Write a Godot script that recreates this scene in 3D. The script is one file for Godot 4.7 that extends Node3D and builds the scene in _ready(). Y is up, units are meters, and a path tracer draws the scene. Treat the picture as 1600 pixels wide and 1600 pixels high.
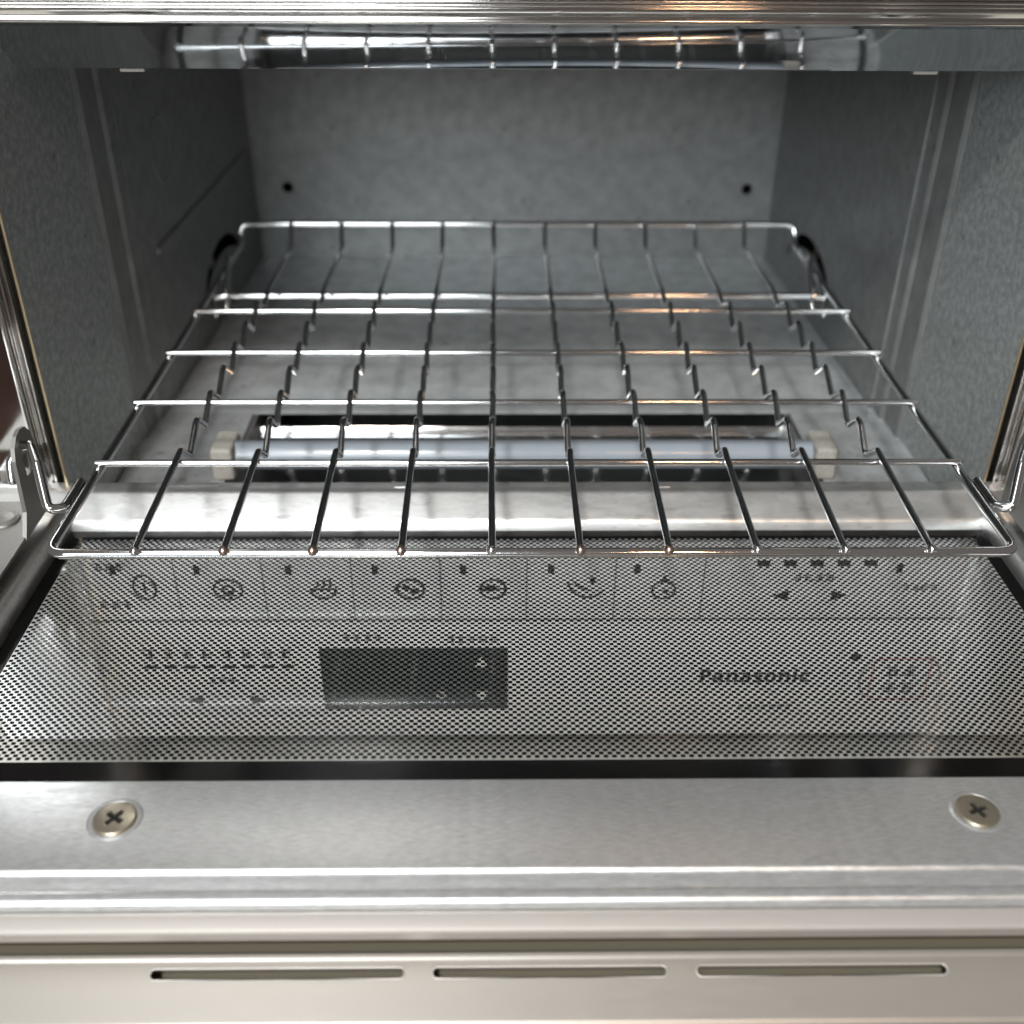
extends Node3D
# An open toaster oven seen from just in front of its lowered glass door. Lengths below are millimetres,
# measured from the plane of the wire rack (y) and its front bar (z); pt() turns them into metres.

const COUNTER := -118.0
var org := Vector3.ZERO
var M := {}


func pt(x: float, y: float, z: float) -> Vector3:
	return Vector3(x, y - COUNTER, z) * 0.001 - org


func _ready() -> void:
	# ---- camera, surroundings, lamps, exposure
	var cam := Camera3D.new()
	cam.name = "camera"
	cam.position = pt(-9.79, 162.3, 237.92)
	cam.basis = Basis(Vector3.UP, -0.0151) * Basis(Vector3.RIGHT, -0.5605) * Basis(Vector3.BACK, 0.0062)
	cam.fov = 50.94
	cam.near = 0.01
	cam.far = 30.0
	var lens := CameraAttributesPhysical.new()
	lens.frustum_focal_length = 25.19
	lens.frustum_focus_distance = 0.294
	lens.exposure_aperture = 7.2
	lens.frustum_near = 0.01
	lens.frustum_far = 30.0
	cam.attributes = lens
	add_child(cam)
	cam.current = true

	var env := Environment.new()
	env.background_mode = Environment.BG_COLOR
	env.background_color = Color(0.385, 0.37, 0.36)
	env.background_energy_multiplier = 1.0
	env.tonemap_mode = Environment.TONE_MAPPER_LINEAR
	env.tonemap_exposure = 1.35
	env.sdfgi_enabled = true
	env.ssao_enabled = true
	env.ssil_enabled = true
	var we := WorldEnvironment.new()
	we.name = "surroundings"
	we.environment = env
	add_child(we)

	make_materials()
	lamp("ceiling_lamp", "long pale ceiling lamp mirrored along the left of the rack's bars", Vector3(-0.44, 1.62, 1.0), Vector2(0.5, 1.7), Color(0.97, 0.99, 1.0), 0.55, Vector3(-0.44, 0.0, 0.9))
	lamp("soft_lamp", "large soft white lamp behind the camera mirrored in the rack's chrome", Vector3(-0.56, 1.02, 1.85), Vector2(1.0, 0.9), Color(0.96, 0.985, 1.0), 2.6, Vector3(0, 0.1, -0.1))
	lamp("spot_lamp", "small white lamp above the counter casting the rack's shadows on the sill", Vector3(-0.26, 1.38, 1.02), Vector2(0.13, 0.13), Color(1.0, 0.99, 0.97), 1.35, Vector3(0, 0.1, -0.02))
	lamp("warm_lamp", "small warm lamp mirrored as short orange glints on the rack's bars", Vector3(0.36, 1.35, 1.35), Vector2(0.13, 0.13), Color(1.0, 0.80, 0.62), 0.26, Vector3(0, 0.1, -0.02))

	# ---- setting
	org = Vector3.ZERO
	var counter := box("countertop", Vector3(-600, COUNTER - 30, -500), Vector3(600, COUNTER, 105), 2.0, M.counter, self)
	counter.set_meta("kind", "structure")
	counter.set_meta("label", "pale countertop under the toaster oven")

	var room_floor := box("floor", Vector3(-2200, -1010, -600), Vector3(2200, -990, 3000), 2.0, M.boards, self)
	room_floor.set_meta("kind", "structure")

	build_oven()
	build_rack()


# ------------------------------------------------------------------ mesh helpers
func tri(st: SurfaceTool, a: Vector3, b: Vector3, c: Vector3, na: Vector3, nb: Vector3, nc: Vector3) -> void:
	if (b - a).cross(c - a).dot(na + nb + nc) > 0.0:
		var t := b
		b = c
		c = t
		t = nb
		nb = nc
		nc = t
	st.set_normal(na)
	st.add_vertex(a)
	st.set_normal(nb)
	st.add_vertex(b)
	st.set_normal(nc)
	st.add_vertex(c)


func flat_quad(st: SurfaceTool, a: Vector3, b: Vector3, c: Vector3, d: Vector3, n: Vector3) -> void:
	tri(st, a, b, c, n, n, n)
	tri(st, a, c, d, n, n, n)


func begin() -> SurfaceTool:
	var st := SurfaceTool.new()
	st.begin(Mesh.PRIMITIVE_TRIANGLES)
	return st


func part(called: String, st: SurfaceTool, m: Material, parent: Node) -> MeshInstance3D:
	st.index()
	var o := MeshInstance3D.new()
	o.name = called
	o.mesh = st.commit()
	o.material_override = m
	parent.add_child(o, true)
	return o


func thing(called: String, label: String, category: String, at: Vector3) -> Node3D:
	var o := Node3D.new()
	o.name = called
	org = Vector3.ZERO
	o.position = at
	o.set_meta("label", label)
	o.set_meta("category", category)
	add_child(o, true)
	org = at
	return o


# rounded polyline
func fillet(p: Array, r: float, n := 5) -> PackedVector3Array:
	var out := PackedVector3Array()
	out.append(p[0])
	for i in range(1, p.size() - 1):
		var a: Vector3 = p[i - 1]
		var b: Vector3 = p[i]
		var c: Vector3 = p[i + 1]
		var d1 := (a - b).normalized()
		var d2 := (c - b).normalized()
		var ang := d1.angle_to(d2)
		if ang > 3.05:
			out.append(b)
			continue
		var cut: float = min(r / tan(ang / 2.0), min((a - b).length(), (c - b).length()) * 0.48)
		var s := b + d1 * cut
		var e := b + d2 * cut
		for k in n + 1:
			var t := float(k) / n
			out.append(s.lerp(b, t).lerp(b.lerp(e, t), t))
	out.append(p[p.size() - 1])
	return out


# round wire along points given in millimetres; closed loops join their ends
func wire(st: SurfaceTool, path: PackedVector3Array, r: float, closed := false, sides := 14) -> void:
	var n := path.size()
	var rings := []
	var norms := []
	var up := Vector3.ZERO
	for i in n:
		var prev: Vector3 = path[(i - 1 + n) % n] if closed or i > 0 else path[i]
		var next: Vector3 = path[(i + 1) % n] if closed or i < n - 1 else path[i]
		var t := ((next - path[i]).normalized() + (path[i] - prev).normalized()).normalized()
		if up == Vector3.ZERO:
			up = t.cross(Vector3(0.31, 0.83, 0.46)).normalized()
		up = (up - t * up.dot(t)).normalized()
		var side := t.cross(up)
		var ring := PackedVector3Array()
		var nor := PackedVector3Array()
		for k in sides:
			var a := TAU * k / sides
			var d := up * cos(a) + side * sin(a)
			nor.append(d)
			ring.append(path[i] + d * r)
		rings.append(ring)
		norms.append(nor)
	var last := n if closed else n - 1
	for i in last:
		var j := (i + 1) % n
		var shift := 0
		if closed and j == 0:
			var best := 1e9
			for s in sides:
				var dist: float = rings[i][0].distance_to(rings[0][s])
				if dist < best:
					best = dist
					shift = s
		for k in sides:
			var k2 := (k + 1) % sides
			var m1 := (k + shift) % sides
			var m2 := (k2 + shift) % sides
			var a := mm(rings[i][k])
			var b := mm(rings[i][k2])
			var c := mm(rings[j][m2])
			var d := mm(rings[j][m1])
			tri(st, a, b, c, norms[i][k], norms[i][k2], norms[j][m2])
			tri(st, a, c, d, norms[i][k], norms[j][m2], norms[j][m1])
	if not closed:
		for e in [0, n - 1]:
			var t: Vector3 = (path[0] - path[1]).normalized() if e == 0 else (path[n - 1] - path[n - 2]).normalized()
			var old: PackedVector3Array = rings[e]
			var old_n: PackedVector3Array = norms[e]
			for q in range(1, 5):
				var f := q / 4.0 * PI / 2.0
				var ring := PackedVector3Array()
				var nor := PackedVector3Array()
				for k in sides:
					var base: Vector3 = norms[e][k]
					var d := base * cos(f) + t * sin(f)
					nor.append(d)
					ring.append(path[e] + d * r)
				for k in sides:
					var k2 := (k + 1) % sides
					tri(st, mm(old[k]), mm(old[k2]), mm(ring[k2]), old_n[k], old_n[k2], nor[k2])
					if q < 4:
						tri(st, mm(old[k]), mm(ring[k2]), mm(ring[k]), old_n[k], nor[k2], nor[k])
				old = ring
				old_n = nor


func mm(v: Vector3) -> Vector3:
	return pt(v.x, v.y, v.z)


# a profile of 2-D points swept straight: point = base + u * U + v * V, from base + T0 * T to base + T1 * T
func sweep(st: SurfaceTool, prof: Array, closed: bool, u: Vector3, v: Vector3, t: Vector3, t0: float, t1: float, caps := false, crease := 35.0, flip := false, steps := 1) -> void:
	var n := prof.size()
	var segs := n if closed else n - 1
	var sn := []
	for i in segs:
		var d: Vector2 = prof[(i + 1) % n] - prof[i]
		var q := Vector2(d.y, -d.x).normalized()
		if flip:
			q = -q
		sn.append(q)
	for i in segs:
		var a: Vector2 = prof[i]
		var b: Vector2 = prof[(i + 1) % n]
		var own: Vector2 = sn[i]
		var na := own
		var nb := own
		if closed or i > 0:
			var o: Vector2 = sn[(i - 1 + segs) % segs]
			if rad_to_deg(absf(o.angle_to(own))) < crease:
				na = (o + own).normalized()
		if closed or i < segs - 1:
			var o2: Vector2 = sn[(i + 1) % segs]
			if rad_to_deg(absf(o2.angle_to(own))) < crease:
				nb = (o2 + own).normalized()
		var pa := u * a.x + v * a.y
		var pb := u * b.x + v * b.y
		var n3a := u * na.x + v * na.y
		var n3b := u * nb.x + v * nb.y
		for k in steps:
			var ta := lerpf(t0, t1, float(k) / steps)
			var tb := lerpf(t0, t1, float(k + 1) / steps)
			var p0 := mm(pa + t * ta)
			var p1 := mm(pb + t * ta)
			var p2 := mm(pb + t * tb)
			var p3 := mm(pa + t * tb)
			tri(st, p0, p1, p2, n3a, n3b, n3b)
			tri(st, p0, p2, p3, n3a, n3b, n3a)
	if caps and closed:
		var poly := PackedVector2Array(prof)
		var ids := Geometry2D.triangulate_polygon(poly)
		for e in [t0, t1]:
			var nn: Vector3 = t * (-1.0 if e == t0 else 1.0) * signf(t1 - t0)
			for k in range(0, ids.size(), 3):
				var c := []
				for w in 3:
					var q2: Vector2 = poly[ids[k + w]]
					c.append(mm(u * q2.x + v * q2.y + t * e))
				tri(st, c[0], c[1], c[2], nn, nn, nn)


# box with chamfered edges between two corners in millimetres
func add_box(st: SurfaceTool, lo: Vector3, hi: Vector3, bev: float) -> void:
	var c := (lo + hi) / 2.0
	var h := (hi - lo) / 2.0
	var b: float = min(bev, min(h.x, min(h.y, h.z)) * 0.9)
	var ax := [Vector3.RIGHT, Vector3.UP, Vector3.BACK]
	for i in 3:
		for s in [-1.0, 1.0]:
			var n: Vector3 = ax[i] * s
			var u: Vector3 = ax[(i + 1) % 3]
			var w: Vector3 = ax[(i + 2) % 3]
			var hu := h.dot(u.abs()) - b
			var hw := h.dot(w.abs()) - b
			var o := c + n * h.dot(ax[i])
			flat_quad(st, mm(o - u * hu - w * hw), mm(o + u * hu - w * hw), mm(o + u * hu + w * hw), mm(o - u * hu + w * hw), n)
	if b <= 0.0:
		return
	for i in 3:
		var a: Vector3 = ax[i]
		var u: Vector3 = ax[(i + 1) % 3]
		var w: Vector3 = ax[(i + 2) % 3]
		var ha := h.dot(a) - b
		for su in [-1.0, 1.0]:
			for sw in [-1.0, 1.0]:
				var e1: Vector3 = c + u * su * h.dot(u) + w * sw * (h.dot(w) - b)
				var e2: Vector3 = c + u * su * (h.dot(u) - b) + w * sw * h.dot(w)
				var n1: Vector3 = u * su
				var n2: Vector3 = w * sw
				tri(st, mm(e1 - a * ha), mm(e1 + a * ha), mm(e2 + a * ha), n1, n1, n2)
				tri(st, mm(e1 - a * ha), mm(e2 + a * ha), mm(e2 - a * ha), n1, n2, n2)
	for sx in [-1.0, 1.0]:
		for sy in [-1.0, 1.0]:
			for sz in [-1.0, 1.0]:
				var s := Vector3(sx, sy, sz)
				var p := c + s * h
				tri(st, mm(p - Vector3(0, sy, sz) * b), mm(p - Vector3(sx, 0, sz) * b), mm(p - Vector3(sx, sy, 0) * b), Vector3(sx, 0, 0), Vector3(0, sy, 0), Vector3(0, 0, sz))


func box(called: String, lo: Vector3, hi: Vector3, bev: float, m: Material, parent: Node) -> MeshInstance3D:
	var st := begin()
	add_box(st, lo, hi, bev)
	return part(called, st, m, parent)


# turned shape: profile of (radius, height) round the axis through c
func lathe(st: SurfaceTool, prof: Array, c: Vector3, axis: Vector3, sides := 28) -> void:
	var u := axis.cross(Vector3(0.3, 0.2, 0.93)).normalized()
	var w := axis.cross(u)
	for i in prof.size() - 1:
		var a: Vector2 = prof[i]
		var b: Vector2 = prof[i + 1]
		var d := (b - a).normalized()
		var q := Vector2(d.y, -d.x)
		for k in sides:
			var f1 := TAU * k / sides
			var f2 := TAU * (k + 1) / sides
			var r1 := u * cos(f1) + w * sin(f1)
			var r2 := u * cos(f2) + w * sin(f2)
			var n1 := (r1 * q.x + axis * q.y).normalized()
			var n2 := (r2 * q.x + axis * q.y).normalized()
			var p0 := mm(c + r1 * a.x + axis * a.y)
			var p1 := mm(c + r2 * a.x + axis * a.y)
			var p2 := mm(c + r2 * b.x + axis * b.y)
			var p3 := mm(c + r1 * b.x + axis * b.y)
			if a.x > 0.0:
				tri(st, p0, p1, p2, n1, n2, n2)
			if b.x > 0.0:
				tri(st, p0, p2, p3, n1, n2, n1)
			elif a.x <= 0.0:
				continue


# ------------------------------------------------------------------ materials
func noise_tex(freq: float, octaves: int, dark: Color, light: Color, seed_value: int, cellular := false, size := 512, normal := false, bump := 4.0) -> NoiseTexture2D:
	var f := FastNoiseLite.new()
	f.seed = seed_value
	f.frequency = freq
	f.fractal_octaves = octaves
	f.fractal_gain = 0.62
	f.noise_type = FastNoiseLite.TYPE_SIMPLEX_SMOOTH
	if cellular:
		f.noise_type = FastNoiseLite.TYPE_CELLULAR
		f.cellular_return_type = FastNoiseLite.RETURN_CELL_VALUE
		f.fractal_type = FastNoiseLite.FRACTAL_NONE
	var t := NoiseTexture2D.new()
	t.width = size
	t.height = size
	t.seamless = true
	t.noise = f
	if normal:
		t.as_normal_map = true
		t.bump_strength = bump
	else:
		var g := Gradient.new()
		g.set_color(0, dark)
		g.set_color(1, light)
		t.color_ramp = g
	return t


# baked-on brown marks with outlines of their own, scattered thinly
func stain(m: StandardMaterial3D, seed_value: int, freq: float, from: float, strength: float) -> void:
	var mask := noise_tex(freq, 3, grey(0.0), grey(strength), seed_value + 500)
	mask.color_ramp.offsets = PackedFloat32Array([from, from + 0.1])
	m.detail_enabled = true
	m.detail_mask = mask
	m.detail_albedo = noise_tex(0.05, 3, Color(0.24, 0.17, 0.11), Color(0.36, 0.27, 0.19), seed_value + 600, false, 128)


func mat(color: Color, metal: float, rough: float) -> StandardMaterial3D:
	var m := StandardMaterial3D.new()
	m.albedo_color = color
	m.metallic = metal
	m.roughness = rough
	return m


func tri_map(m: StandardMaterial3D, s: Vector3) -> void:
	m.uv1_triplanar = true
	m.uv1_world_triplanar = true
	m.uv1_scale = s


func grey(v: float) -> Color:
	return Color(v, v, v)


func make_materials() -> void:
	var chrome := mat(Color(0.84, 0.84, 0.84), 1.0, 0.07)
	chrome.roughness_texture = noise_tex(0.03, 4, grey(0.6), grey(1.0), 5)
	chrome.roughness = 0.11
	tri_map(chrome, Vector3(30, 30, 30))
	M.chrome = chrome

	var bezel := mat(Color(0.80, 0.79, 0.78), 1.0, 0.12)
	bezel.roughness_texture = noise_tex(0.02, 5, grey(0.5), grey(1.0), 6)
	tri_map(bezel, Vector3(8, 8, 8))
	M.bezel = bezel

	var mirror := mat(Color(0.74, 0.75, 0.76), 1.0, 0.07)
	mirror.roughness_texture = noise_tex(0.02, 5, grey(0.45), grey(1.0), 16)
	tri_map(mirror, Vector3(6, 90, 90))
	M.mirror = mirror

	# zinc-coated sheet: crystals, stains, fine stipple
	var galv := mat(Color(1, 1, 1), 0.72, 0.56)
	galv.albedo_texture = noise_tex(0.014, 6, Color(0.51, 0.515, 0.512), Color(0.615, 0.62, 0.618), 11)
	galv.roughness_texture = noise_tex(0.05, 4, grey(0.7), grey(1.0), 12)
	galv.heightmap_enabled = true
	galv.heightmap_texture = noise_tex(0.12, 3, grey(0.0), grey(1.0), 13)
	galv.heightmap_scale = 0.0006
	tri_map(galv, Vector3(11, 11, 11))
	stain(galv, 14, 0.010, 0.80, 0.35)
	M.galv = galv

	var spangle: StandardMaterial3D = galv.duplicate()
	spangle.albedo_texture = noise_tex(0.03, 6, Color(0.57, 0.59, 0.59), Color(0.79, 0.81, 0.805), 21)
	spangle.heightmap_scale = 0.002
	tri_map(spangle, Vector3(16, 16, 16))
	M.spangle = spangle

	var floor_m: StandardMaterial3D = galv.duplicate()
	floor_m.albedo_texture = noise_tex(0.014, 5, Color(0.73, 0.745, 0.75), Color(0.89, 0.905, 0.91), 31)
	floor_m.roughness = 0.36
	floor_m.metallic = 0.62
	floor_m.heightmap_scale = 0.001
	tri_map(floor_m, Vector3(9, 9, 9))
	M.floor = floor_m

	# satin aluminium, brushed along the oven's width
	var alu := mat(Color(1, 1, 1), 0.82, 0.44)
	alu.albedo_texture = noise_tex(0.04, 5, Color(0.72, 0.725, 0.725), Color(0.90, 0.905, 0.905), 41)
	alu.roughness_texture = noise_tex(0.012, 6, grey(0.62), grey(1.0), 42)
	alu.heightmap_enabled = true
	alu.heightmap_texture = noise_tex(0.05, 4, grey(0.0), grey(1.0), 43)
	alu.heightmap_scale = 0.0025
	stain(alu, 47, 0.02, 0.68, 0.12)
	tri_map(alu, Vector3(12, 110, 110))
	M.alu = alu

	var sill: StandardMaterial3D = alu.duplicate()
	stain(sill, 45, 0.02, 0.74, 0.35)
	sill.roughness = 0.42
	sill.metallic = 0.88
	sill.albedo_texture = noise_tex(0.05, 5, Color(0.76, 0.76, 0.755), Color(0.84, 0.84, 0.83), 44)
	tri_map(sill, Vector3(7, 30, 30))
	M.sill = sill

	var cream := mat(Color(0.70, 0.68, 0.66), 0.55, 0.5)
	cream.roughness_texture = noise_tex(0.03, 4, grey(0.8), grey(1.0), 51)
	tri_map(cream, Vector3(6, 40, 40))
	M.cream = cream

	var champagne := mat(Color(0.57, 0.55, 0.525), 0.5, 0.42)
	champagne.roughness_texture = noise_tex(0.03, 4, grey(0.8), grey(1.0), 53)
	tri_map(champagne, Vector3(6, 40, 40))
	M.champagne = champagne

	var steel := mat(Color(0.46, 0.455, 0.44), 0.75, 0.6)
	steel.roughness_texture = noise_tex(0.05, 4, grey(0.6), grey(1.0), 52)
	tri_map(steel, Vector3(40, 40, 40))
	M.steel = steel
	M.copper = mat(Color(0.72, 0.64, 0.59), 1.0, 0.28)
	M.edge = mat(Color(0.72, 0.66, 0.55), 0.9, 0.35)

	var nickel := mat(Color(1, 1, 1), 0.9, 0.34)
	nickel.albedo_texture = noise_tex(0.05, 4, Color(0.55, 0.52, 0.46), Color(0.80, 0.77, 0.70), 61)
	tri_map(nickel, Vector3(90, 90, 90))
	M.nickel = nickel

	M.black = mat(Color(0.015, 0.015, 0.016), 0.0, 0.12)
	M.dot = mat(Color(0.015, 0.015, 0.017), 0.0, 0.14)
	M.dark = mat(Color(0.05, 0.05, 0.05), 0.2, 0.8)
	M.cavity = mat(Color(0.50, 0.48, 0.42), 0.2, 0.6)
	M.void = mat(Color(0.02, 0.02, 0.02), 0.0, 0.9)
	var glass := mat(Color(0.93, 0.97, 0.95, 0.04), 0.0, 0.02)
	glass.transparency = BaseMaterial3D.TRANSPARENCY_ALPHA
	M.glass = glass
	var quartz := mat(Color(0.54, 0.57, 0.60), 0.0, 0.16)
	M.quartz = quartz
	var ceramic := mat(Color(1, 1, 1), 0.0, 0.7)
	ceramic.albedo_texture = noise_tex(0.04, 3, Color(0.52, 0.51, 0.485), Color(0.66, 0.65, 0.62), 71)
	tri_map(ceramic, Vector3(30, 30, 30))
	M.ceramic = ceramic

	var panel := mat(Color(0.95, 0.95, 0.955), 0.0, 0.42)
	M.panel = panel
	M.panel_dark = mat(Color(0.10, 0.10, 0.115), 0.0, 0.25)
	M.lcd = mat(Color(0.17, 0.20, 0.15), 0.0, 0.2)
	M.ink = mat(Color(0.06, 0.06, 0.07), 0.0, 0.5)
	M.ink_soft = mat(Color(0.19, 0.19, 0.20), 0.0, 0.5)
	M.ink_red = mat(Color(0.78, 0.36, 0.32), 0.0, 0.5)
	M.white = mat(Color(0.88, 0.88, 0.86), 0.0, 0.5)
	var counter := mat(Color(1, 1, 1), 0.0, 0.45)
	counter.albedo_texture = noise_tex(0.03, 5, Color(0.80, 0.79, 0.76), Color(0.88, 0.87, 0.84), 81)
	tri_map(counter, Vector3(4, 4, 4))
	M.counter = counter
	var boards := mat(Color(1, 1, 1), 0.0, 0.5)
	boards.albedo_texture = noise_tex(0.02, 5, Color(0.26, 0.18, 0.145), Color(0.38, 0.27, 0.22), 91)
	tri_map(boards, Vector3(4, 4, 0.5))
	M.boards = boards


# ------------------------------------------------------------------ lamps
func lamp(called: String, label: String, at: Vector3, size: Vector2, color: Color, energy: float, aim: Vector3) -> void:
	var o := thing(called, label, "lamp", at)
	org = Vector3.ZERO
	o.look_at_from_position(at, aim, Vector3(0, 0, -1) if absf(aim.x - at.x) < 0.01 else Vector3.UP)
	var shell := MeshInstance3D.new()
	shell.name = "housing"
	var bm := BoxMesh.new()
	bm.size = Vector3(size.x + 0.02, size.y + 0.02, 0.03)
	shell.mesh = bm
	shell.position = Vector3(0, 0, 0.02)
	shell.material_override = M.white
	o.add_child(shell, true)
	var glow := MeshInstance3D.new()
	glow.name = "diffuser"
	var q := BoxMesh.new()
	q.size = Vector3(size.x, size.y, 0.004)
	glow.mesh = q
	var e := mat(Color(0.9, 0.9, 0.9), 0.0, 0.6)
	e.emission_enabled = true
	e.emission = color
	e.emission_energy_multiplier = 1.5
	glow.material_override = e
	o.add_child(glow, true)
	var l := AreaLight3D.new()
	l.name = "light"
	l.position = Vector3(0, 0, -0.004)
	l.area_size = size
	l.area_normalize_energy = true
	l.light_color = color
	l.light_energy = energy
	l.shadow_enabled = true
	l.area_range = 6.0
	l.area_attenuation = 2.0
	o.add_child(l, true)


# ------------------------------------------------------------------ the oven
const ZU := Vector3(0, 0, 1)
const YV := Vector3(0, 1, 0)
const XT := Vector3(1, 0, 0)
const ZBACK := -352.0
const FLOOR := -38.0


func v2(a: float, b: float) -> Vector2:
	return Vector2(a, b)


func build_oven() -> void:
	var oven := thing("toaster_oven", "open toaster oven with bare metal cavity and lowered glass door", "toaster oven", Vector3(0, 0, -0.21))

	# outer casing round the cavity
	box("casing_top", Vector3(-182, 136, -380), Vector3(182, 142, -74), 2, M.bezel, oven)
	box("casing_side", Vector3(-184, -112, -380), Vector3(-178, 142, -66), 2, M.bezel, oven)
	box("casing_side", Vector3(178, -112, -380), Vector3(184, 142, -66), 2, M.bezel, oven)
	box("casing_back", Vector3(-178, -112, -384), Vector3(178, 136, -378), 1, M.dark, oven)
	box("casing_bottom", Vector3(-178, -111, -378), Vector3(178, -108.5, -46), 0.5, M.dark, oven)
	for sx in [-1, 1]:
		for z in [-70.0, -350.0]:
			var ft := begin()
			lathe(ft, [v2(0, COUNTER + 0.2), v2(10, COUNTER + 0.2), v2(11, -116), v2(11, -111), v2(0, -111)], Vector3(sx * 150, 0, z), YV)
			part("foot", ft, M.dark, oven)

	# back wall with two screw holes
	var back := CSGCombiner3D.new()
	back.name = "back_wall"
	oven.add_child(back, true)
	var bw := CSGBox3D.new()
	bw.name = "sheet"
	bw.size = Vector3(0.290, 0.172, 0.0012)
	bw.position = pt(0, 46, ZBACK - 0.6)
	back.add_child(bw, true)
	for h in [[-123.8, 0.5], [126.4, 0.1]]:
		var hole := CSGCylinder3D.new()
		hole.name = "hole"
		hole.operation = CSGShape3D.OPERATION_SUBTRACTION
		hole.radius = 0.0030
		hole.height = 0.01
		hole.sides = 24
		hole.rotation.x = PI / 2
		hole.position = pt(h[0], h[1], ZBACK)
		back.add_child(hole, true)
	back.material_override = M.galv
	box("ceiling", Vector3(-150, 126, -354), Vector3(150, 127.2, -84), 0.3, M.galv, oven)

	# floor with the heater trough
	var fl := begin()
	sweep(fl, [v2(ZBACK, FLOOR), v2(-160, FLOOR), v2(-158.5, FLOOR - 0.8)], false, ZU, YV, XT, -146, 146, false, 35, true, 4)
	for sx in [-1.0, 1.0]:
		sweep(fl, [v2(-158.4, FLOOR), v2(-88, FLOOR)], false, ZU, YV, XT, sx * 110, sx * 149, false, 35, true)
	sweep(fl, [v2(-90, FLOOR - 10), v2(-89.5, FLOOR + 0.3), v2(-88, FLOOR + 1), v2(-74, FLOOR + 3), v2(-69, FLOOR + 9), v2(-67, -19)], false, ZU, YV, XT, -149, 149, false, 50, true)
	part("floor_sheet", fl, M.floor, oven)
	box("trough_back", Vector3(-112, -68, -262), Vector3(112, FLOOR - 0.9, -260), 0.2, M.galv, oven)
	var tr := begin()
	var prof := []
	for k in 15:
		var a := lerpf(0.06, 1.0, k / 14.0) * PI
		prof.append(v2(-121.8 - cos(a) * 34.4, -40.9 - sin(a) * 13.2))
	sweep(tr, prof, false, ZU, YV, XT, -108, 108, false, 60, true)
	part("reflector", tr, M.chrome, oven)
	box("trough_lining", Vector3(-112, -72, -264), Vector3(112, -68, -84), 0.5, M.galv, oven)
	for sx in [-1.0, 1.0]:
		box("trough_end", Vector3(min(sx * 108.2, sx * 110), -68, -260), Vector3(max(sx * 108.2, sx * 110), FLOOR - 0.9, -88), 0.2, M.galv, oven)

	# quartz heater on two ceramic blocks
	var heater := Node3D.new()
	heater.name = "heater"
	oven.add_child(heater, true)
	var q := begin()
	wire(q, PackedVector3Array([Vector3(-109, -31, -110), Vector3(109, -31, -110)]), 5.4, false, 28)
	part("quartz_tube", q, M.quartz, heater)
	for sx in [-1.0, 1.0]:
		var c := begin()
		add_box(c, Vector3(sx * 110 - 4.4, -38, -118), Vector3(sx * 110 + 4.4, -24.5, -102), 1.6)
		part("ceramic_end", c, M.ceramic, heater)

	# side walls: a front sheet, two pressed steps, then the rear sheet
	for sx in [-1.0, 1.0]:
		var w := begin()
		sweep(w, [v2(-66, 150), v2(-135, 148.8)], false, ZU, Vector3(sx, 0, 0), YV, FLOOR, 128, false, 35, true, 3)
		part("front_side_sheet", w, M.spangle, oven)
		var st2 := begin()
		sweep(st2, [v2(-135, 148.8), v2(-135.3, 148.5), v2(-136.5, 147.6), v2(-136.8, 147.4), v2(-151, 147.1), v2(-151.3, 146.8), v2(-152.4, 146.0), v2(-152.7, 145.8), v2(-161.5, 145.6)], false, ZU, Vector3(sx, 0, 0), YV, FLOOR, 128, false, 14, true, 3)
		part("pressed_step", st2, M.galv, oven)
		rear_sheet(oven, sx)
		# rim of the sheet round the opening
		box("sheet_edge", Vector3(min(sx * 150, sx * 151), -22, -69), Vector3(max(sx * 150, sx * 151), 119, -65.4), 0.3, M.edge, oven)
		bezel_post(oven, sx)

	# mirror-bright lip under the top of the opening, slightly twisted as sheet metal is
	var lip := begin()
	var cols := 24
	for i in cols:
		for j in 4:
			var c4 := []
			for e in [[i, j], [i + 1, j], [i + 1, j + 1], [i, j + 1]]:
				c4.append(lip_point(e[0] / float(cols), e[1] / 4.0))
			var n3 := [lip_normal(i / float(cols), j / 4.0), lip_normal((i + 1) / float(cols), j / 4.0), lip_normal((i + 1) / float(cols), (j + 1) / 4.0), lip_normal(i / float(cols), (j + 1) / 4.0)]
			tri(lip, mm(c4[0]), mm(c4[1]), mm(c4[2]), n3[0], n3[1], n3[2])
			tri(lip, mm(c4[0]), mm(c4[2]), mm(c4[3]), n3[0], n3[2], n3[3])
	part("top_lip", lip, M.mirror, oven)
	var le := begin()
	sweep(le, [v2(-96.6, 105.2), v2(-97, 104.8), v2(-97.6, 104.9), v2(-98, 106), v2(-97.5, 112), v2(-90, 126.2)], false, ZU, YV, XT, -149.5, 149.5, false, 60, false)
	part("lip_hem", le, M.galv, oven)
	for sx in [-1.0, 1.0]:
		box("lip_clip", Vector3(sx * 116.5 - 3.6, 103.6, -101), Vector3(sx * 116.5 + 3.6, 104.7, -97.8), 0.2, M.ceramic, oven)

	# chrome bezel over the opening
	var bz := begin()
	sweep(bz, bezel_profile(), false, Vector3(0, 1, 0), ZU, XT, -190, 190, false, 60, true)
	part("bezel_bar", bz, M.bezel, oven)

	# sill between the cavity and the door
	var sl := begin()
	sweep(sl, [v2(-67, -24), v2(-66.6, -17.6), v2(-66, -16.9), v2(-65, -16.8), v2(-61.4, -17.2), v2(-60.7, -17.45), v2(-60.1, -17.8), v2(-52.7, -22.3), v2(-51.9, -22.9), v2(-51.4, -23.6), v2(-50.6, -26.2), v2(-50.9, -27.2)], false, ZU, YV, XT, -176, 176, false, 26, true, 6)
	part("sill", sl, M.sill, oven)
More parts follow.
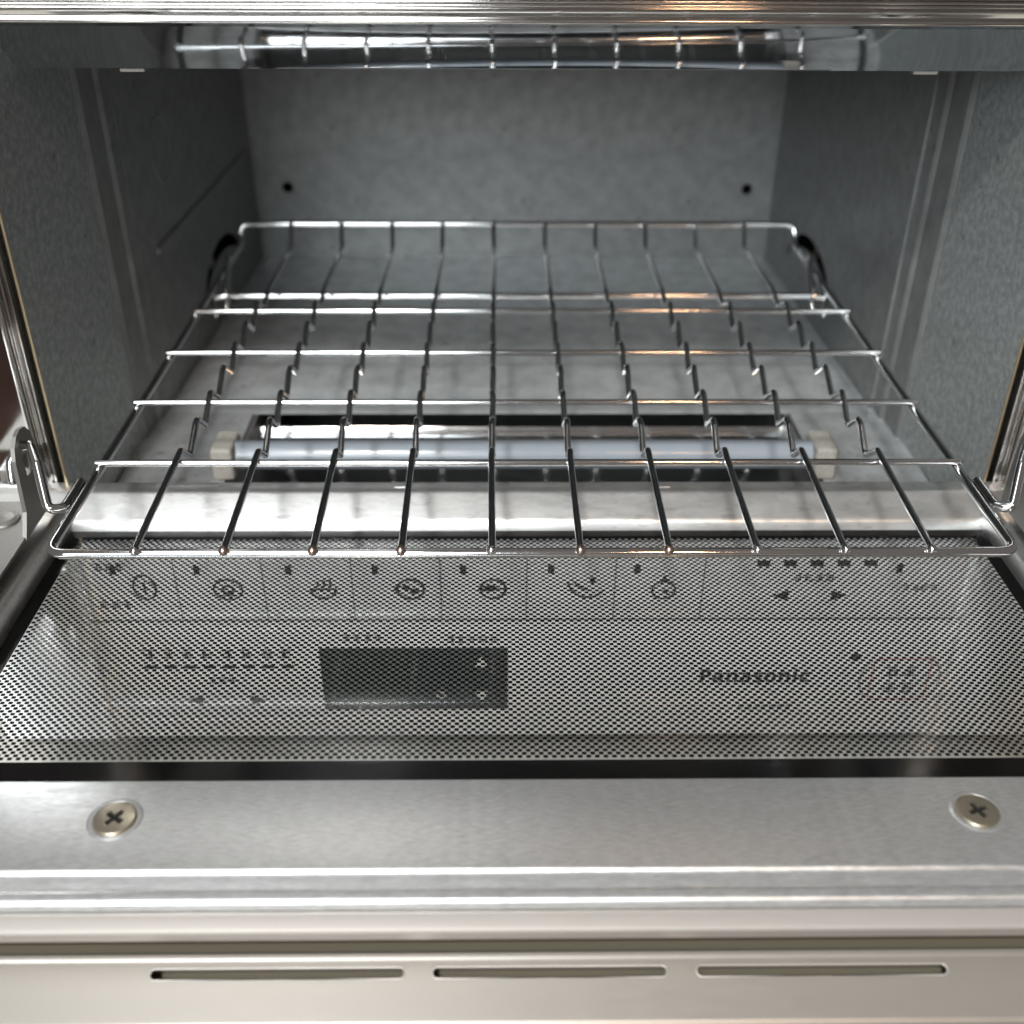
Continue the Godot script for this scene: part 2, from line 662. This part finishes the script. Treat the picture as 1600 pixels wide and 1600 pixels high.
	for x in [-41.5, 44.4]:
		box("sill_tab", Vector3(x - 2.0, -18.2, -63.4), Vector3(x + 2.0, -16.7, -62.8), 0.15, M.sill, oven)

	build_control_panel(oven)
	build_door(oven)


func lip_point(s: float, t: float) -> Vector3:
	var x := lerpf(-149.5, 149.5, s)
	var sag := (1.0 - pow(2.0 * s - 1.0, 2.0))
	return Vector3(x, lerpf(104.8, 119.6, t), lerpf(-97, -79.6, t) - 1.2 * sag * 4.0 * t * (1.0 - t) - 1.6 * t * (s - 0.5))


func lip_normal(s: float, t: float) -> Vector3:
	var a := lip_point(s + 0.01, t) - lip_point(s - 0.01, t)
	var b := lip_point(s, t + 0.01) - lip_point(s, t - 0.01)
	var n := a.cross(b).normalized()
	return n if n.z > 0.0 else -n


func bezel_profile() -> Array:
	# (height, depth): a rolled bead, a flat, two fine beads, then the polished face
	var p := [v2(119.4, -80), v2(119.8, -70)]
	for b in [[121.6, 0.75, -67.5], [125.6, 0.42, -66.2], [126.6, 0.42, -65.6]]:
		for k in 9:
			var a := lerpf(-0.5, 0.5, k / 8.0) * PI
			p.append(v2(b[0] + sin(a) * b[1], b[2] + cos(a) * b[1]))
	p.append_array([v2(127.2, -65.2), v2(127.6, -64.2), v2(128.2, -63.7), v2(128.6, -63.5), v2(128.9, -63.46), v2(150, -63.4)])
	return p


func bezel_post(oven: Node3D, sx: float) -> void:
	var p := [v2(151.2, -72), v2(153.4, -72), v2(153.5, -68.2)]
	for b in [[154.2, 0.6, -67.0], [155.6, 0.42, -66.2]]:
		for k in 9:
			var a := lerpf(-0.5, 0.5, k / 8.0) * PI
			p.append(v2(b[0] + sin(a) * b[1], b[2] + cos(a) * b[1]))
	p.append_array([v2(156.2, -65.4), v2(156.4, -64.4), v2(156.8, -63.8), v2(157.3, -63.6), v2(157.6, -63.54), v2(157.9, -63.53), v2(186, -63.53)])
	var st := begin()
	sweep(st, p, false, Vector3(sx, 0, 0), ZU, YV, -24, 119.3, false, 60, true)
	part("bezel_post", st, M.bezel, oven)


func rear_sheet(oven: Node3D, sx: float) -> void:
	# flat sheet from the second step to the back wall, with the lanced arch that guides the rack
	var c := CSGCombiner3D.new()
	c.name = "rear_side_sheet"
	oven.add_child(c, true)
	var z0 := -161.0
	var z1 := ZBACK
	var x0 := 145.5
	var x1 := 141.5
	var run := Vector3(sx * (x1 - x0), 0, z1 - z0)
	var along := run.normalized()
	var nrm := along.cross(Vector3.UP).normalized()
	var length := run.length()
	var sheet := CSGPolygon3D.new()
	sheet.name = "sheet"
	sheet.polygon = PackedVector2Array([v2(0, FLOOR) * 0.001, v2(length, FLOOR) * 0.001, v2(length, 128) * 0.001, v2(0, 128) * 0.001])
	sheet.depth = 0.001
	c.add_child(sheet, true)
	var cut := CSGPolygon3D.new()
	cut.name = "arch"
	cut.operation = CSGShape3D.OPERATION_SUBTRACTION
	var outer := []
	var inner := []
	for k in 21:
		var a := lerpf(0.08, 0.97, k / 20.0) * PI
		outer.append(v2(110.0 - cos(a) * 40.0, -27.0 + sin(a) * 25.0) * 0.001)
		inner.append(v2(110.6 - cos(a) * 38.4, -28.6 + sin(a) * 19.6) * 0.001)
	inner.reverse()
	cut.polygon = PackedVector2Array(outer + inner)
	cut.depth = 0.006
	cut.position = Vector3(0, 0, 0.003)
	c.add_child(cut, true)
	# the polygon's x runs along the wall, its y is up, its depth goes towards -z of the node
	var b := Basis(along, Vector3.UP, along.cross(Vector3.UP))
	c.basis = b
	c.position = pt(sx * x0, 0, z0)
	c.material_override = M.galv
	# pressed bead along the sheet
	var bead := begin()
	var zb := [-182.0, -340.0]
	var bp := []
	for z in [zb[0], -186.0, -300.0, zb[1]]:
		bp.append(Vector3(sx * (x0 + (x1 - x0) * (z - z0) / (z1 - z0) + 1.0), 22.4, z))
	wire(bead, PackedVector3Array(bp), 2.2, false, 20)
	for c2 in [[-205.0, 56.0], [-238.0, 57.0]]:
		var loop := []
		for k in 40:
			var a := TAU * k / 40.0
			var z: float = c2[0] + cos(a) * 12.5
			loop.append(Vector3(sx * (x0 + (x1 - x0) * (z - z0) / (z1 - z0) + 0.42), c2[1] + sin(a) * 12.5, z))
		var rg := begin()
		wire(rg, PackedVector3Array(loop), 0.75, true, 16)
		part("pressed_ring", rg, M.galv, oven)
	part("pressed_bead", bead, M.galv, oven)


# ------------------------------------------------------------------ control panel under the door
const PZ := -42.0


func ink(called: String, st: SurfaceTool, m: Material, parent: Node) -> void:
	part(called, st, m, parent)


func plate(st: SurfaceTool, pts: Array, z := PZ + 0.15) -> void:
	var poly := PackedVector2Array(pts)
	var ids := Geometry2D.triangulate_polygon(poly)
	for k in range(0, ids.size(), 3):
		var c := []
		for w in 3:
			var q: Vector2 = poly[ids[k + w]]
			c.append(pt(q.x, q.y, z))
		tri(st, c[0], c[1], c[2], ZU, ZU, ZU)


func rect(st: SurfaceTool, x0: float, y0: float, x1: float, y1: float, z := PZ + 0.15) -> void:
	plate(st, [v2(x0, y0), v2(x1, y0), v2(x1, y1), v2(x0, y1)], z)


func ring(st: SurfaceTool, c: Vector2, r0: Vector2, r1: Vector2, a0 := 0.0, a1 := TAU, z := PZ + 0.15) -> void:
	var n := 32
	for k in n:
		var a := lerpf(a0, a1, float(k) / n)
		var b := lerpf(a0, a1, float(k + 1) / n)
		var p0 := c + Vector2(cos(a), sin(a)) * r0
		var p1 := c + Vector2(cos(a), sin(a)) * r1
		var p2 := c + Vector2(cos(b), sin(b)) * r1
		var p3 := c + Vector2(cos(b), sin(b)) * r0
		flat_quad(st, pt(p0.x, p0.y, z), pt(p1.x, p1.y, z), pt(p2.x, p2.y, z), pt(p3.x, p3.y, z), ZU)


func disc(st: SurfaceTool, c: Vector2, r: Vector2) -> void:
	ring(st, c, Vector2.ZERO, r)


# a row of small dense characters, too small in the picture to read
func caption(called: String, x: float, y: float, count: int, size: float, m: Material, parent: Node, rng: RandomNumberGenerator) -> void:
	var st := begin()
	for i in count:
		var cx := x + (i - (count - 1) / 2.0) * size * 1.15
		var t := size * 0.11
		for k in 3:
			var yy := y + (k - 1) * size * 0.34 + rng.randf_range(-0.05, 0.05) * size
			rect(st, cx - size * rng.randf_range(0.25, 0.45), yy - t * 0.5, cx + size * rng.randf_range(0.25, 0.45), yy + t * 0.5)
		for k in 2:
			var xx := cx + rng.randf_range(-0.35, 0.35) * size
			rect(st, xx - t * 0.5, y - size * 0.45, xx + t * 0.5, y + size * rng.randf_range(0.1, 0.45), PZ + 0.18)
	ink(called, st, m, parent)


func build_control_panel(oven: Node3D) -> void:
	var rng := RandomNumberGenerator.new()
	rng.seed = 77
	var p := Node3D.new()
	p.name = "control_panel"
	p.set_meta("label", "silver control panel with dark display seen through the dotted door glass")
	oven.add_child(p, true)
	box("button_board", Vector3(-143.2, -55.2, -50), Vector3(143.2, -28, PZ), 0.4, M.panel, p)
	box("face_board", Vector3(-143.2, -107, -50), Vector3(143.2, -55.9, PZ), 0.6, M.panel, p)
	box("seam_strip", Vector3(-143, -56.4, -49), Vector3(143, -54.8, PZ - 0.7), 0.1, M.dark, p)
	for sx in [-1.0, 1.0]:
		box("side_pillar", Vector3(min(sx * 144.0, sx * 184), -109, -66), Vector3(max(sx * 144.0, sx * 184), -27, PZ - 0.6), 1.2, M.panel, p)
	# seams between the push buttons
	for x in [-112.7, -84.9, -56.6, -28.3, -0.7, 27.7, 56.1]:
		var s := begin()
		rect(s, x - 0.14, -54.6, x + 0.14, -30)
		ink("button_seam", s, M.ink_soft, p)
	# lamps of the buttons
	for x in [-132.0, -105.5, -76.5, -49.0, -21.0, 7.0, 34.5, 118.5]:
		var s := begin()
		rect(s, x - 1.0, -36.6, x + 1.0, -33.2)
		ink("indicator", s, M.ink, p)
	# pictures on the buttons
	var ix := [-123.0, -96.5, -66.0, -38.0, -11.5, 16.0, 43.5]
	for i in 7:
		var s := begin()
		var c := v2(ix[i], -42.6)
		match i:
			0:
				ring(s, c + v2(0, 1), v2(3.2, 4.4), v2(3.9, 5.1))
				rect(s, c.x - 0.4, c.y - 2, c.x + 0.4, c.y + 3)
				ring(s, c + v2(1.6, 0), v2(1.6, 3.0), v2(2.1, 3.5), -PI / 2, PI / 2)
			1:
				ring(s, c, v2(4.2, 3.6), v2(4.9, 4.3))
				ring(s, c, v2(1.2, 1.0), v2(2.2, 1.9))
				rect(s, c.x - 2.6, c.y - 2.6, c.x + 2.6, c.y - 2.0)
			2:
				ring(s, c, v2(3.6, 3.2), v2(4.4, 4.0), PI, TAU)
				rect(s, c.x - 4.4, c.y - 0.3, c.x + 4.4, c.y + 0.5)
				for k in 3:
					rect(s, c.x - 2 + k * 2.0, c.y + 1, c.x - 1.2 + k * 2.0, c.y + 3.2 + k * 0.5)
			3:
				ring(s, c, v2(3.8, 3.4), v2(4.7, 4.3))
				disc(s, c + v2(-1.4, 0.6), v2(1.3, 1.1))
				disc(s, c + v2(1.3, -0.8), v2(1.6, 1.2))
				plate(s, [c + v2(-5.6, 0), c + v2(-4.6, 1.4), c + v2(-4.6, -1.4)])
			4:
				ring(s, c, v2(3.6, 3.3), v2(4.5, 4.1))
				disc(s, c + v2(-0.8, 0.3), v2(2.0, 1.4))
				rect(s, c.x - 4.9, c.y - 0.3, c.x + 4.9, c.y + 0.4)
			5:
				ring(s, c + v2(3, 5), v2(6.4, 8.0), v2(7.2, 8.8), PI * 1.1, PI * 1.75)
				ring(s, c + v2(5.6, 8), v2(8.6, 8.6), v2(9.2, 9.2), PI * 1.15, PI * 1.45)
				disc(s, c + v2(4.4, 3.4), v2(0.9, 1.2))
			6:
				ring(s, c + v2(0, -0.6), v2(3.4, 3.0), v2(4.1, 3.7))
				plate(s, [c + v2(-1.2, 2.6), c + v2(1.2, 2.6), c + v2(0.3, 5.2), c + v2(-0.3, 5.2)])
				disc(s, c + v2(0.6, -1.2), v2(1.0, 0.9))
		ink("button_picture", s, M.ink_soft, p)
	caption("caption", -133, -33.6, 3, 3.2, M.ink, p, rng)
	caption("caption", -133.4, -48.4, 3, 3.2, M.ink, p, rng)
	# browning scale, captions, arrows
	for k in 8:
		var s := begin()
		var x := -126.6 + k * 6.55
		rect(s, x - 2.1, -75.4, x + 2.1, -73.9)
		ink("scale_mark", s, M.ink, p)
		caption("scale_figure", x, -69.0, 1, 4.4, M.ink_soft, p, rng)
	caption("caption", -103.5, -80.6, 3, 2.7, M.ink_soft, p, rng)
	for a in [[-113.6, -1.0], [-92.4, 1.0]]:
		var s := begin()
		plate(s, [v2(a[0] + a[1] * 2.8, -89.6), v2(a[0] - a[1] * 2.4, -87.3), v2(a[0] - a[1] * 2.4, -91.9)])
		ink("arrow", s, M.ink, p)
	for k in 5:
		var s := begin()
		var x := 74.6 + k * 8.55
		rect(s, x - 2.1, -34.0, x + 2.1, -31.6)
		ink("scale_mark", s, M.ink, p)
	caption("caption", 91.5, -38.4, 4, 3.0, M.ink, p, rng)
	for a in [[81.8, -1.0], [100.6, 1.0]]:
		var s := begin()
		plate(s, [v2(a[0] + a[1] * 2.8, -45.6), v2(a[0] - a[1] * 2.4, -43.4), v2(a[0] - a[1] * 2.4, -47.8)])
		ink("arrow", s, M.ink, p)
	caption("caption", 126.5, -42.4, 4, 2.6, M.ink_soft, p, rng)
	# display
	var d := begin()
	add_box(d, Vector3(-69.8, -94.2, PZ - 0.2), Vector3(-6.6, -66.8, PZ + 0.12), 0.1)
	part("display", d, M.panel_dark, p)
	var dl := begin()
	rect(dl, -69.0, -93.6, -40.6, -67.6, PZ + 0.2)
	part("display_glass", dl, M.lcd, p)
	for a in [[-15.6, -73.0, 1.0], [-15.6, -88.0, -1.0]]:
		var s := begin()
		plate(s, [v2(a[0], a[1] + a[2] * 2.7), v2(a[0] - 2.2, a[1] - a[2] * 2.0), v2(a[0] + 2.2, a[1] - a[2] * 2.0)], PZ + 0.25)
		ink("arrow", s, M.white, p)
	var sm := begin()
	ring(sm, v2(-29.6, -87.4), v2(1.1, 1.1), v2(1.6, 1.6), 0.0, TAU, PZ + 0.25)
	ink("display_mark", sm, M.white, p)
	caption("caption", -55.0, -62.4, 4, 3.0, M.ink_soft, p, rng)
	caption("caption", -18.6, -63.2, 5, 3.2, M.ink_soft, p, rng)
	# maker's name
	var tm := TextMesh.new()
	var font := SystemFont.new()
	font.font_names = PackedStringArray(["Droid Sans"])
	font.font_weight = 700
	tm.font = font
	tm.text = "Panasonic"
	tm.font_size = 64
	tm.pixel_size = 0.0001225
	tm.depth = 0.0002
	var name_plate := MeshInstance3D.new()
	name_plate.name = "lettering"
	name_plate.mesh = tm
	name_plate.material_override = M.ink
	name_plate.position = pt(77.4, -79.6, PZ + 0.15)
	p.add_child(name_plate, true)
	caption("caption", 82.6, -93.6, 7, 2.4, M.ink_soft, p, rng)
	# start button
	var r := begin()
	for k in 4:
		var a := k * PI / 2
		var cc := v2(127.5, -81.2) + v2(8.2 if k in [0, 3] else -8.2, 7.4 if k < 2 else -7.4)
		ring(r, cc, v2(1.3, 1.3), v2(1.75, 1.75), a, a + PI / 2)
	for s4 in [1.0, -1.0]:
		var yy: float = -81.2 + s4 * 8.9
		rect(r, 119.3, yy - 0.22, 135.7, yy + 0.22)
		var xx: float = 127.5 + s4 * 9.7
		rect(r, xx - 0.22, -88.6, xx + 0.22, -73.8)
	ink("start_button_outline", r, M.ink_red, p)
	caption("start_caption", 127.5, -77.6, 2, 5.4, M.ink, p, rng)
	caption("start_caption", 127.5, -85.2, 2, 5.0, M.ink_soft, p, rng)
	var lamp_mark := begin()
	disc(lamp_mark, v2(110.8, -71.4), v2(1.9, 1.6))
	ink("start_indicator", lamp_mark, M.ink, p)
	var arc := begin()
	ring(arc, v2(127.5, -81.2), v2(13.5, 12.4), v2(13.9, 12.8), PI * 0.78, PI * 1.22)
	ring(arc, v2(127.5, -81.2), v2(13.5, 12.4), v2(13.9, 12.8), -0.25, 0.9)
	ink("start_surround", arc, M.ink_soft, p)


# ------------------------------------------------------------------ the lowered door
const GY := -26.0


func build_door(oven: Node3D) -> void:
	var door := Node3D.new()
	door.name = "door"
	door.set_meta("label", "lowered glass door with dotted window and satin metal frame")
	oven.add_child(door, true)
	box("glass", Vector3(-148, GY - 3.2, -52), Vector3(148, GY, 62), 0.2, M.glass, door)
	# black printed border, just on the glass
	var b := begin()
	var y := GY + 0.06
	var wx := 141.6
	for r in [[-148.0, -52.0, 148.0, -45.9], [-148.0, 50.4, 148.0, 62.0], [-148.0, -45.9, -wx, 50.4], [wx, -45.9, 148.0, 50.4]]:
		flat_quad(b, pt(r[0], y, r[1]), pt(r[2], y, r[1]), pt(r[2], y, r[3]), pt(r[0], y, r[3]), Vector3.UP)
	part("black_border", b, M.black, door)
	# black dots of the window, staggered
	var pitch := 2.08
	var dots := begin()
	var rows := int(96.2 / (pitch / 2.0))
	var colsn := int(2.0 * wx / pitch)
	for i in rows:
		var z := -45.9 + (i + 0.5) * pitch / 2.0
		for j in colsn:
			var x := -wx + (j + 0.25 + 0.5 * (i % 2)) * pitch + 0.2
			dot(dots, x, y, z, 0.585, 0.52)
	var dn := part("window_dots", dots, M.dot, door)
	dn.set_meta("kind", "stuff")

	# side rails
	for sx in [-1.0, 1.0]:
		var st := begin()
		var prof := [v2(146.0, -27.5), v2(146.0, -21.5), v2(146.5, -19.4), v2(147.8, -18.0), v2(149.6, -17.4), v2(176, -17.2), v2(176, -34), v2(150, -34)]
		sweep(st, prof, true, Vector3(sx, 0, 0), YV, ZU, -52.2, 61, true, 50, true)
		part("side_rail", st, M.sill, door)
		build_bracket(door, sx)

	# front frame with the two screws
	var fr := begin()
	sweep(fr, [v2(60.2, -27), v2(60.2, -22.6), v2(60.4, -22.15), v2(60.9, -22), v2(85.2, -22.0), v2(85.6, -22.05), v2(86.0, -22.3), v2(86.3, -22.75), v2(86.8, -22.95), v2(89.0, -23.05), v2(89.6, -23.35), v2(90.2, -23.35), v2(90.6, -23.15), v2(92.0, -23.3), v2(92.5, -23.5), v2(92.9, -24.0), v2(93.2, -24.9), v2(93.3, -34), v2(62, -34)], true, ZU, YV, XT, -178, 178, true, 32, true, 6)
	part("front_frame", fr, M.alu, door)
	for s in [[-94.6, 71.8, 0.35], [97.4, 70.9, -0.2]]:
		screw(door, s[0], s[1], s[2])

	# handle: a rounded bar, and below it a ledge with three slots
	var hb := begin()
	sweep(hb, [v2(93.5, -26.2), v2(93.7, -25.5), v2(94.3, -25.3), v2(97.2, -26.0), v2(97.7, -26.25), v2(97.9, -26.7), v2(97.6, -27.5), v2(94.6, -33.4), v2(93.5, -33.4)], true, ZU, YV, XT, -178, 178, true, 32, true, 6)
	part("handle_bar", hb, M.cream, door)
	build_ledge(door)


func dot(st: SurfaceTool, x: float, y: float, z: float, hx: float, hz: float) -> void:
	var q := 0.62
	var p := [v2(-hx, -hz * q), v2(-hx * q, -hz), v2(hx * q, -hz), v2(hx, -hz * q), v2(hx, hz * q), v2(hx * q, hz), v2(-hx * q, hz), v2(-hx, hz * q)]
	for k in range(1, 7):
		tri(st, pt(x + p[0].x, y, z + p[0].y), pt(x + p[k].x, y, z + p[k].y), pt(x + p[k + 1].x, y, z + p[k + 1].y), Vector3.UP, Vector3.UP, Vector3.UP)


func screw(door: Node3D, x: float, z: float, turn: float) -> void:
	var c := CSGCombiner3D.new()
	c.name = "screw"
	door.add_child(c, true)
	c.position = pt(x, -22, z)
	c.rotation.y = turn
	var head := CSGPolygon3D.new()
	head.name = "head"
	head.mode = CSGPolygon3D.MODE_SPIN
	head.spin_sides = 40
	head.smooth_faces = true
	head.polygon = PackedVector2Array([v2(0, -4), v2(4.0, -3), v2(4.75, -0.15), v2(4.75, 0.3), v2(4.6, 0.5), v2(4.2, 0.62), v2(0, 0.66)])
	for i in head.polygon.size():
		pass
	var pp := PackedVector2Array()
	for q in head.polygon:
		pp.append(q * 0.001)
	head.polygon = pp
	c.add_child(head, true)
	for k in 2:
		var slot := CSGBox3D.new()
		slot.name = "recess"
		slot.operation = CSGShape3D.OPERATION_SUBTRACTION
		slot.size = Vector3(0.0046, 0.004, 0.0013)
		slot.rotation.y = 0.6 + k * PI / 2
		slot.position.y = 0.0001
		c.add_child(slot, true)
	c.material_override = M.nickel
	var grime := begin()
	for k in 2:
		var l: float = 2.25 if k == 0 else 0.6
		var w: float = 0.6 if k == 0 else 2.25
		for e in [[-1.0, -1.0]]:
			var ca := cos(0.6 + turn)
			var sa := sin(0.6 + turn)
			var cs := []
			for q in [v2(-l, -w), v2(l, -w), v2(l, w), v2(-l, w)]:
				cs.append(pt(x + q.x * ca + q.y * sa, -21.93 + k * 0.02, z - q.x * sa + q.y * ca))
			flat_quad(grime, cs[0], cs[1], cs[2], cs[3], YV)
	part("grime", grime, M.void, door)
	var dim := begin()
	var keep := org
	lathe(dim, [v2(4.95, 0.02), v2(5.1, 0.2), v2(5.35, 0.26), v2(5.6, 0.2), v2(6.1, 0.012)], Vector3(x, -22, z), YV, 40)
	part("dimple", dim, M.alu, door)
	org = keep


func build_ledge(door: Node3D) -> void:
	var c := CSGCombiner3D.new()
	c.name = "handle_ledge"
	door.add_child(c, true)
	var y := -44.0
	var body := CSGPolygon3D.new()
	body.name = "plate"
	# profile in (z, y), extruded along x: a lip, then a face sloping down towards the front
	var pr := PackedVector2Array()
	for q in [v2(89.4, y - 8), v2(89.5, y - 0.4), v2(90.0, y + 0.1), v2(90.6, y + 0.3), v2(91.2, y + 0.05), v2(91.7, y - 0.55), v2(103.0, y - 5.1), v2(103.8, y - 5.7), v2(104.1, y - 6.7), v2(104.1, y - 18), v2(103.2, y - 18), v2(103.1, y - 6.3), v2(102.6, y - 5.6), v2(91.2, y - 1.0), v2(90.6, y - 1.0), v2(90.2, y - 8)]:
		pr.append(q * 0.001)
	body.polygon = pr
	body.depth = 0.356
	body.rotation.y = -PI / 2
	body.position = pt(-178, 0, 0)
	# after the turn, polygon x runs along +z and the depth along +x
	c.add_child(body, true)
	for s in [[-85.0, -30.2], [-24.2, 26.6], [33.0, 87.6]]:
		var cut := CSGPolygon3D.new()
		cut.name = "slot"
		cut.operation = CSGShape3D.OPERATION_SUBTRACTION
		var poly := PackedVector2Array()
		for k in 13:
			var a := lerpf(-0.5, 0.5, k / 12.0) * PI
			poly.append(v2(s[1] - 1.1 + cos(a) * 1.1, sin(a) * 1.1) * 0.001)
		for k in 13:
			var a := lerpf(0.5, 1.5, k / 12.0) * PI
			poly.append(v2(s[0] + 1.1 + cos(a) * 1.1, sin(a) * 1.1) * 0.001)
		cut.polygon = poly
		cut.depth = 0.012
		cut.rotation.x = -PI / 2
		cut.position = pt(0, y + 4, 94.0)
		c.add_child(cut, true)
		var loop := []
		for q in poly:
			loop.append(Vector3(q.x * 1000.0, y - 0.55 - (94.0 - q.y * 1000.0 - 91.7) * 0.403 - 0.03, 94.0 - q.y * 1000.0))
		var st := begin()
		wire(st, PackedVector3Array(loop), 0.24, true, 8)
		part("slot_rim", st, M.cream, door)
	c.material_override = M.champagne
	box("handle_core", Vector3(-176, y - 16, 82.2), Vector3(176, y - 6.6, 102), 0.5, M.cavity, door)
	box("door_underside", Vector3(-176, y - 8, 66), Vector3(176, -34.2, 82), 0.5, M.cavity, door)


func build_bracket(door: Node3D, sx: float) -> void:
	var br := Node3D.new()
	br.name = "bracket"
	door.add_child(br, true)
	var c := CSGCombiner3D.new()
	c.name = "upright"
	br.add_child(c, true)
	var p := CSGPolygon3D.new()
	p.name = "plate"
	var poly := PackedVector2Array()
	for q in [v2(-47, -13), v2(-26, -13), v2(-30.5, -6), v2(-31.5, 4), v2(-32, 10), v2(-33.5, 13.6), v2(-36.2, 16), v2(-39.4, 16.8), v2(-42.6, 16), v2(-45, 13.4), v2(-46.2, 9), v2(-46.5, 0)]:
		poly.append(q * 0.001)
	p.polygon = poly
	p.depth = 0.0012
	c.add_child(p, true)
	var h := CSGPolygon3D.new()
	h.name = "opening"
	h.operation = CSGShape3D.OPERATION_SUBTRACTION
	var hp := PackedVector2Array()
	for q in [v2(-41.4, 2.6), v2(-36.8, 2.6), v2(-36.4, 8.4), v2(-37.6, 10.8), v2(-40.4, 10.8), v2(-41.6, 8.4)]:
		hp.append(q * 0.001)
	h.polygon = hp
	h.depth = 0.01
	h.position.z = 0.004
	c.add_child(h, true)
	c.basis = Basis(Vector3(0, 0, 1), Vector3.UP, Vector3(-1, 0, 0))
	c.position = pt(sx * 148.6 + (-0.6 if sx < 0 else 0.6), 0, 0)
	if sx > 0:
		c.position = pt(147.4, 0, 0)
	c.material_override = M.steel
	var ft := begin()
	add_box(ft, Vector3(min(sx * 148.2, sx * 178), -13.4, -47), Vector3(max(sx * 148.2, sx * 178), -12.2, 12), 0.3)
	part("foot_plate", ft, M.steel, br)
	for z in [-36.0, -12.0]:
		var rv := begin()
		lathe(rv, [v2(4.6, -12.2), v2(4.3, -11.6), v2(3.0, -11.0), v2(0, -10.8)], Vector3(sx * 158, 0, z), YV)
		part("rivet", rv, M.steel, br)


# ------------------------------------------------------------------ the wire rack
func build_rack() -> void:
	var rack := thing("wire_rack", "chrome wire rack with zigzag wires pulled out over the open door", "oven rack", pt(0, 0, -120) + Vector3.ZERO)
	var zb := -261.0
	# frame: front bar, side rails, upturned back
	var loop := [Vector3(0, 0, 0), Vector3(-130, 0, 0), Vector3(-130, 0, zb + 4), Vector3(-130, 8.6, zb), Vector3(0, 8.6, zb), Vector3(130, 8.6, zb), Vector3(130, 0, zb + 4), Vector3(130, 0, 0), Vector3(0.5, 0, 0)]
	var st := begin()
	wire(st, fillet(loop, 5.0, 8), 1.42, true, 18)
	part("frame", st, M.chrome, rack)
	for z in [-45.2, -86.1, -127.0, -167.9]:
		var cb := begin()
		wire(cb, PackedVector3Array([Vector3(-130.6, 2.25, z), Vector3(-60, 2.3, z + 0.2), Vector3(20, 2.2, z - 0.15), Vector3(130.6, 2.25, z)]), 1.02)
		part("crossbar", cb, M.chrome, rack)
	var rng := RandomNumberGenerator.new()
	rng.seed = 9
	for i in 10:
		var x := -106.36 + i * 23.636 + rng.randf_range(-0.35, 0.35)
		var p := [Vector3(x, 1.7, 0.9), Vector3(x, 3.9, -43.5)]
		for k in 7:
			var zp := -49.3 - k * 20.42
			if k > 0:
				p.append(Vector3(x, 3.7, zp + 3.0))
			p.append(Vector3(x, 4.2, zp))
			if k < 6:
				p.append(Vector3(x, -1.5, zp - 7.2))
				p.append(Vector3(x, -1.5, zp - 8.6))
		p.append_array([Vector3(x, -1.2, -181), Vector3(x, 1.0, -195), Vector3(x, -0.6, zb + 6.5), Vector3(x, 9.4, zb + 1.6)])
		for k in p.size():
			p[k] += Vector3(rng.randf_range(-0.22, 0.22), rng.randf_range(-0.12, 0.12), rng.randf_range(-0.3, 0.3) if k > 0 else 0.0)
		var gw := begin()
		wire(gw, fillet(p, 2.2, 4), 1.02, false, 12)
		part("grid_wire", gw, M.chrome, rack)
		var weld := begin()
		wire(weld, PackedVector3Array([Vector3(x, 1.75, 1.3), Vector3(x, 1.7, 0.9)]), 1.38, false, 14)
		part("weld", weld, M.copper if i in [1, 2, 3, 5, 6] else M.chrome, rack)
	# rear rod with two upright loops
	var rod := begin()
	wire(rod, fillet([Vector3(-129, -9, -193), Vector3(-133, -5.5, -203), Vector3(-126, -5, -204), Vector3(126, -5, -204), Vector3(133, -5.5, -203), Vector3(129, -9, -193)], 2.0), 1.25)
	part("rear_rod", rod, M.chrome, rack)
	for sx in [-1.0, 1.0]:
		var up := begin()
		wire(up, fillet([Vector3(sx * 126, -10, -201), Vector3(sx * 126, -3.0, -205.5), Vector3(sx * 126.4, 5.6, -215.5), Vector3(sx * 128.4, 5.8, -223), Vector3(sx * 129.6, 0.8, -231)], 2.5), 1.4)
		part("guide_loop", up, M.chrome, rack)
		# hook that hangs in the door bracket
		var hk := begin()
		wire(hk, fillet([Vector3(sx * 132.8, 0.6, -36.5), Vector3(sx * 132.8, 0.6, -22.0), Vector3(sx * 136.5, 1.4, -20.2), Vector3(sx * 141, 10.5, -30), Vector3(sx * 144.5, 13.2, -36.4), Vector3(sx * 149.5, 11.6, -39), Vector3(sx * 152, 7.0, -36.8), Vector3(sx * 151.5, 2.5, -34.5)], 3.4, 6), 1.42, false, 16)
		part("hook", hk, M.chrome, rack)
